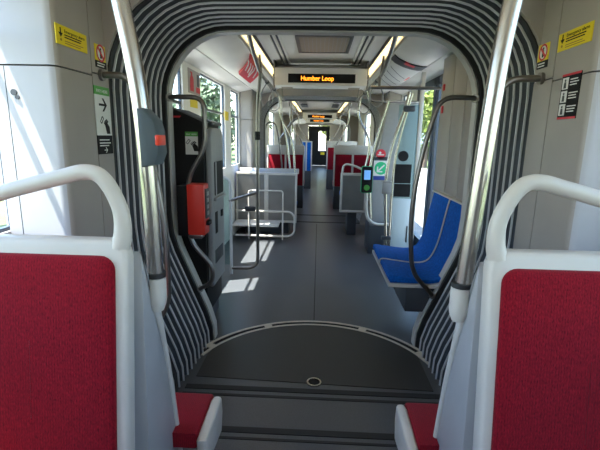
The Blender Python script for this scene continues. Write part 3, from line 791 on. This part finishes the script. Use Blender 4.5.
# ------------------------------------------------------------------ door area on the right
t = thing('door_cabinet', 'grey end panel beside the right door with the arrow sign', 'cabinet', (.96, 5.4, 0))
obj('body', MB().prism([(.66, .36), (1.19, .36), (1.19, 1.83), (.84, 1.83), (.70, 1.0)], 'y', 5.26, 5.40, .008), GREYP, t)
obj('step_box', MB().box(.64, 1.19, 5.03, 5.42, .0, .36, .01), CHAR, t)
f = Face((.67, 5.255, .90), (1, 0, 0), UP)
t = thing('arrow_sign', 'white sign with green circle and arrow on the door panel', 'sign', (.775, 5.25, .9))
obj('plate', f.rect(MB(), .02, .20, .05, .24, 0, .003), WSTICK, t)
obj('header', f.rect(MB(), .02, .20, .24, .285, 0, .003), CHAR, t); obj('footer', f.rect(MB(), .02, .20, .0, .05, 0, .003), NAVY, t)
dsc = obj('green_circle', f.ngon(MB(), .11, .145, .08, .003, .004), TGREEN, t)
mb = MB(); f.poly(mb, [(.06, .095), (.13, .095), (.13, .112), (.09, .112), (.158, .18), (.145, .193), (.077, .125), (.077, .165), (.06, .165)], .004, .005)
obj('arrow', mb, WSTICK, dsc)
f2 = Face((.67, 5.255, 1.16), (1, 0, 0), UP)
t = thing('round_sticker', 'round red sticker above the green arrow sign', 'sticker', (.77, 5.25, 1.16))
obj('disc', f2.ngon(MB(), .10, .06, .06, 0, .003), REDS, t)
mb = MB(); f2.rect(mb, .06, .14, .045, .058, .003, .004); f2.ngon(mb, .09, .075, .015, .003, .004, 12); obj('symbol', mb, WSTICK, t)
# card reader on a curved white post
t = thing('card_reader', 'black card reader with blue screen and green edge on white post', 'card reader', (.62, 5.0, .38))
obj('post', MB().tube([(.585, 4.99, .80), (.59, 5.0, .62), (.605, 5.0, .46), (.70, 5.0, .385), (.90, 5.06, .375)], .018, fillet=.07), WHITE, t)
bd = obj('body', MB().prism(rrect(.518, .642, .775, 1.08, .02), 'y', 4.94, 5.0, .006), BLACK, t)
obj('green_edge', MB().prism(rrect(.512, .648, .769, 1.086, .024), 'y', 4.955, 4.99), TGREEN, bd)
obj('screen', MB().box(.543, .617, 4.935, 4.942, .93, 1.04), LCD, bd)
mb = MB(); f = Face((.53, 4.938, .79), (1, 0, 0), UP); f.ngon(mb, .05, .045, .034, 0, .002); obj('tap_symbol', mb, GREEN, bd)
# poles by the door
t = thing('door_pole', 'slanted steel pole by the right door carrying the grey box', 'pole', (.75, 4.4, 0))
obj('tube', MB().tube([(.895, 4.4, 1.87), (.86, 4.4, 1.70), (.765, 4.4, 1.38), (.725, 4.4, 1.15), (.715, 4.4, .9), (.745, 4.4, .35), (.75, 4.4, .0)], .0165, smooth=True), STEEL, t)
obj('foot_clamp', MB().box(.70, .80, 4.37, 4.43, .34, .38, .008), CHAR, t)
t = thing('door_pole', 'curved steel pole just behind the card reader', 'pole', (.66, 5.1, .39))
obj('tube', MB().tube([(.80, 5.1, 1.84), (.72, 5.1, 1.55), (.645, 5.1, 1.2), (.63, 5.1, .95), (.67, 5.1, .355)], .015, smooth=True), STEEL, t)
t = thing('door_pole', 'thin steel pole edging the stickered glass by the door', 'pole', (.80, 4.42, 0))
obj('tube', MB().tube([(.93, 4.43, 1.86), (.85, 4.43, 1.50), (.80, 4.43, 1.2), (.785, 4.43, .8), (.795, 4.43, 0)], .012, smooth=True), STEEL, t)
t = thing('control_box', 'small grey box clamped on the slanted door pole', 'button box', (.73, 4.38, .84))
obj('body', MB().box(.672, .768, 4.335, 4.395, .84, .975, .008), GREYP, t)
obj('lid', MB().box(.68, .76, 4.330, 4.337, .86, .955, .003), SHELL, t)
tag(obj('pole_clip', MB().box(.84, .96, 4.35, 4.41, 1.675, 1.735, .02, 3), CHAR), 'dark oval clip near the top of the slanted door pole', 'clip')
t = thing('glass_screen', 'narrow bluish glass screen beside the right door, behind the black stickers', 'partition', (.93, 4.5, 0))
obj('pane', MB().box(.815, 1.02, 4.475, 4.483, .78, 1.75), TEAL, t)
obj('lower_panel', MB().box(.815, 1.02, 4.474, 4.486, .04, .78, .003), PANELW, t)
obj('edge_post', MB().box(1.02, 1.06, 4.46, 4.50, 0, 2.07, .005), WHITE, t)
obj('slot_handle', MB().box(.975, .99, 4.468, 4.476, .30, .48), CHAR, t)
t = thing('sticker_back', 'round black sticker on the glass screen by the right door', 'sticker', (.89, 4.47, 1.15))
f = Face((.80, 4.474, .79), (1, 0, 0), UP)
obj('disc', f.ngon(MB(), .09, .44, .055, 0, .002), BLACK, t)
t = thing('sticker_back', 'large square black sticker below the round one by the door', 'sticker', (.89, 4.47, .95))
obj('sheet', f.rect(MB(), .012, .185, .155, .355, 0, .002), BLACK, t)
t = thing('sticker_back', 'low black sticker beneath the square black one', 'sticker', (.89, 4.47, .8))
obj('sheet', f.rect(MB(), .014, .187, .01, .147, 0, .002), BLACK, t)

# ------------------------------------------------------------------ distant seats
def far_seat(x0, x1, y, zb, fab, label, name='double_seat', zt=.95, hd=.18):
    t = thing(name, label, 'seat', ((x0+x1)/2, y, 0))
    xm = (x0+x1)/2; head = zt-hd
    obj('headboard', MB().box(x0, x1, y, y+.05, head, zt, .015), WHITE, t)
    obj('frame', MB().box(x0, x1, y+.041, y+.05, zb, head+.02).box(x0, x0+.03, y, y+.05, zb, head+.02, .006).box(x1-.03, x1, y, y+.05, zb, head+.02, .006).box(xm-.02, xm+.02, y, y+.05, zb, head+.02, .006), WHITE, t)
    for a, b in ((x0+.03, xm-.02), (xm+.02, x1-.03)):
        obj('backrest_pad', MB().box(a, b, y+.004, y+.04, zb, head, .008), fab, t)
    obj('seat_cushion', MB().box(x0, x1, y+.05, y+.42, zb, zb+.08, .012), fab, t)
    obj('plinth', MB().box(x0+.02, x1-.02, y+.0, y+.42, 0, zb, .01), CHAR, t)
    return t
far_seat(-1.02, -.275, 8.3, .46, RED, 'red seat pair with white headboard, left, first beyond the second bellows', zt=1.25)
far_seat(.30, 1.05, 8.3, .46, RED, 'red seat pair with white headboard, right, first beyond the second bellows', zt=1.27)
far_seat(-.50, -.18, 11.6, .5, BLUE, 'tall narrow blue seat on the left, near the farthest bellows', zt=1.31, hd=.03)
far_seat(.22, 1.05, 11.6, .55, RED, 'raised red seat pair on the right, near the farthest bellows', zt=1.33)
def slim_pole(sx, y, zt, x, label):
    t = thing('grab_pole', label, 'pole', (sx*x, y, zt))
    obj('tube', MB().tube([(sx*.56, y, 1.965), (sx*.55, y, 1.7), (sx*(x+.05), y, 1.35), (sx*x, y, zt)], .016, smooth=True, n=10), STEEL, t)
slim_pole(-1, 6.02, .86, .33, 'bowed steel pole rising from the nearest left steel seat back')
slim_pole(-1, 6.22, .95, .42, 'bowed steel pole rising behind the left steel seat backs')
slim_pole(-1, 8.32, 1.24, .31, 'bowed steel pole on the aisle end of the left red seat pair')
slim_pole(-1, 8.32, 1.24, .72, 'bowed steel pole in the middle of the left red seat pair')
slim_pole(-1, 11.62, 1.30, .25, 'distant steel pole on the tall narrow blue seat')
slim_pole(1, 8.32, 1.26, .33, 'bowed steel pole on the aisle end of the right red seat pair')
slim_pole(1, 6.03, .90, .66, 'bowed steel pole rising behind the right steel seat back')
slim_pole(1, 11.62, 1.32, .30, 'distant steel pole on the raised right red seat pair')
rail('bent white rail before the left red seats with wide headboard', [(-1.0, 7.75, 1.45), (-.96, 7.75, 1.66), (-.80, 7.75, 1.66), (-.74, 7.75, 1.40), (-.67, 7.75, .9), (-.66, 7.75, 0.0)], r=.014, fl=.12, mt=STEELD)

# ------------------------------------------------------------------ outside
struct('ground', MB().box(-60, 60, -30, 110, -.5, -.4), ASPH)
mb = MB().box(-60, -4.5, -30, 110, -.4, -.36).box(7., 60, -30, 110, -.4, -.36)
struct('lawn', mb, mat('grass', (.10, .14, .05), .9, noise=.3, nscale=1.))
def tree_mesh(seed, n=1500):
    rnd = random.Random(seed); mb = MB(); cl = []
    for k in range(16):
        a = rnd.uniform(0, 2*pi); h = rnd.uniform(.9, 4.6); rr = (1.75-abs(h-2.4)*.38)*rnd.uniform(.2, .9)
        cl.append((Vector((rr*cos(a), rr*sin(a), h)), rnd.uniform(.55, .95)))
    for i in range(n):
        c, r = rnd.choice(cl)
        d_ = Vector((rnd.gauss(0, 1), rnd.gauss(0, 1), rnd.gauss(0, 1))).normalized()
        p = c+d_*r*rnd.uniform(.55, 1.05)
        u = Vector((rnd.gauss(0, 1), rnd.gauss(0, 1), rnd.gauss(0, 1))).normalized(); v = d_.cross(u)
        if v.length < .1: continue
        v.normalize(); s_ = rnd.uniform(.10, .22)
        mb.add([p-u*s_, p-v*s_*.6, p+u*s_, p+v*s_*.6], [[0, 1, 2, 3]])
    return mb
def tree(loc, label, leaf, seed):
    t = thing('tree', label, 'tree', (0, 0, 0), 'trees outside the windows')
    obj('foliage', tree_mesh(seed), leaf, t, smooth=False)
    obj('trunk', MB().tube([(0, 0, 0), (.05, 0, 1.2), (0, .05, 3.2)], lambda u: .16*(1-u*.6), n=10), BARK, t)
    t.location = loc; return t
A = tree((-8.5, 32, -.4), 'green tree seen through the large left window, nearest', LEAF, 1); A.scale = (1.25, 1.25, 1.1)
B = tree((9.3, 36, -.4), 'bright yellow-green tree seen through the right door glass', LEAFY, 2)
spots = [(-13.5, 35, 'green tree behind the nearest one in the large left window'), (-7, 25, 'green tree low in the narrow left window'), (-15, 43, 'distant green tree at the far edge of the left window'),
         (-9.5, 39.5, 'green tree deep in the left window view'), (-7.5, 14, 'green tree outside beside the left ticket machine'), (-8, 5, 'green tree outside the left of the near gangway'), (-10, 54, 'far green tree beyond the left side of the cab'), (-7, 46, 'green tree down the street on the left')]
for i, (x, y, lb) in enumerate(spots):
    q = dup(A, (x, y, -.4), lb, rotz=i*1.3); q.scale = (1.2, 1.2, 1.0+.1*(i % 3))
spots = [(7.0, 28, 'yellow-green tree low beside the right door frame'), (11.3, 43, 'distant yellow-green tree behind the right door'), (9, 50, 'far yellow-green tree right of the cab'), (1.2, 36, 'yellow-green tree ahead seen through the cab door window'), (-2.8, 50, 'yellow-green tree ahead left of the cab window view'), (9, 15, 'yellow-green tree outside beside the blue seats')]
for i, (x, y, lb) in enumerate(spots): dup(B, (x, y, -.4), lb, rotz=i*1.7)
t = thing('building', 'pale blue building far outside the right door', 'building', (17, 62, -.4))
obj('block', MB().box(12.5, 21, 58, 66, -.4, 6.2), CONC, t)
obj('roof', MB().box(12.2, 21.3, 57.7, 66.3, 6.2, 6.5), WHITE, t)

# ------------------------------------------------------------------ light
w = bpy.data.worlds.new('world'); S.world = w; w.use_nodes = True
n = w.node_tree.nodes; l = w.node_tree.links
sk = n.new('ShaderNodeTexSky'); sk.sky_type = 'NISHITA'; sk.sun_disc = False
sd = Vector((.35, .15, -1.0)).normalized()
sk.sun_elevation = math.asin(-sd.z); sk.sun_rotation = math.atan2(-sd.x, -sd.y)
sk.air_density = 1.0; sk.dust_density = .6; sk.ozone_density = 1.0
n['Background'].inputs['Strength'].default_value = .48
l.new(sk.outputs['Color'], n['Background'].inputs['Color'])
ld = bpy.data.lights.new('sun', 'SUN'); ld.energy = 14; ld.angle = radians(.6); ld.color = (1, .95, .88)
so = bpy.data.objects.new('sun', ld); COL.objects.link(so); so.location = (-6, -2, 20)
so.rotation_euler = sd.to_track_quat('-Z', 'Y').to_euler()

S.view_settings.view_transform = 'Standard'; S.view_settings.look = 'None'
S.view_settings.exposure = 1.12; S.view_settings.gamma = 1.0; S.view_settings.use_curve_mapping = False
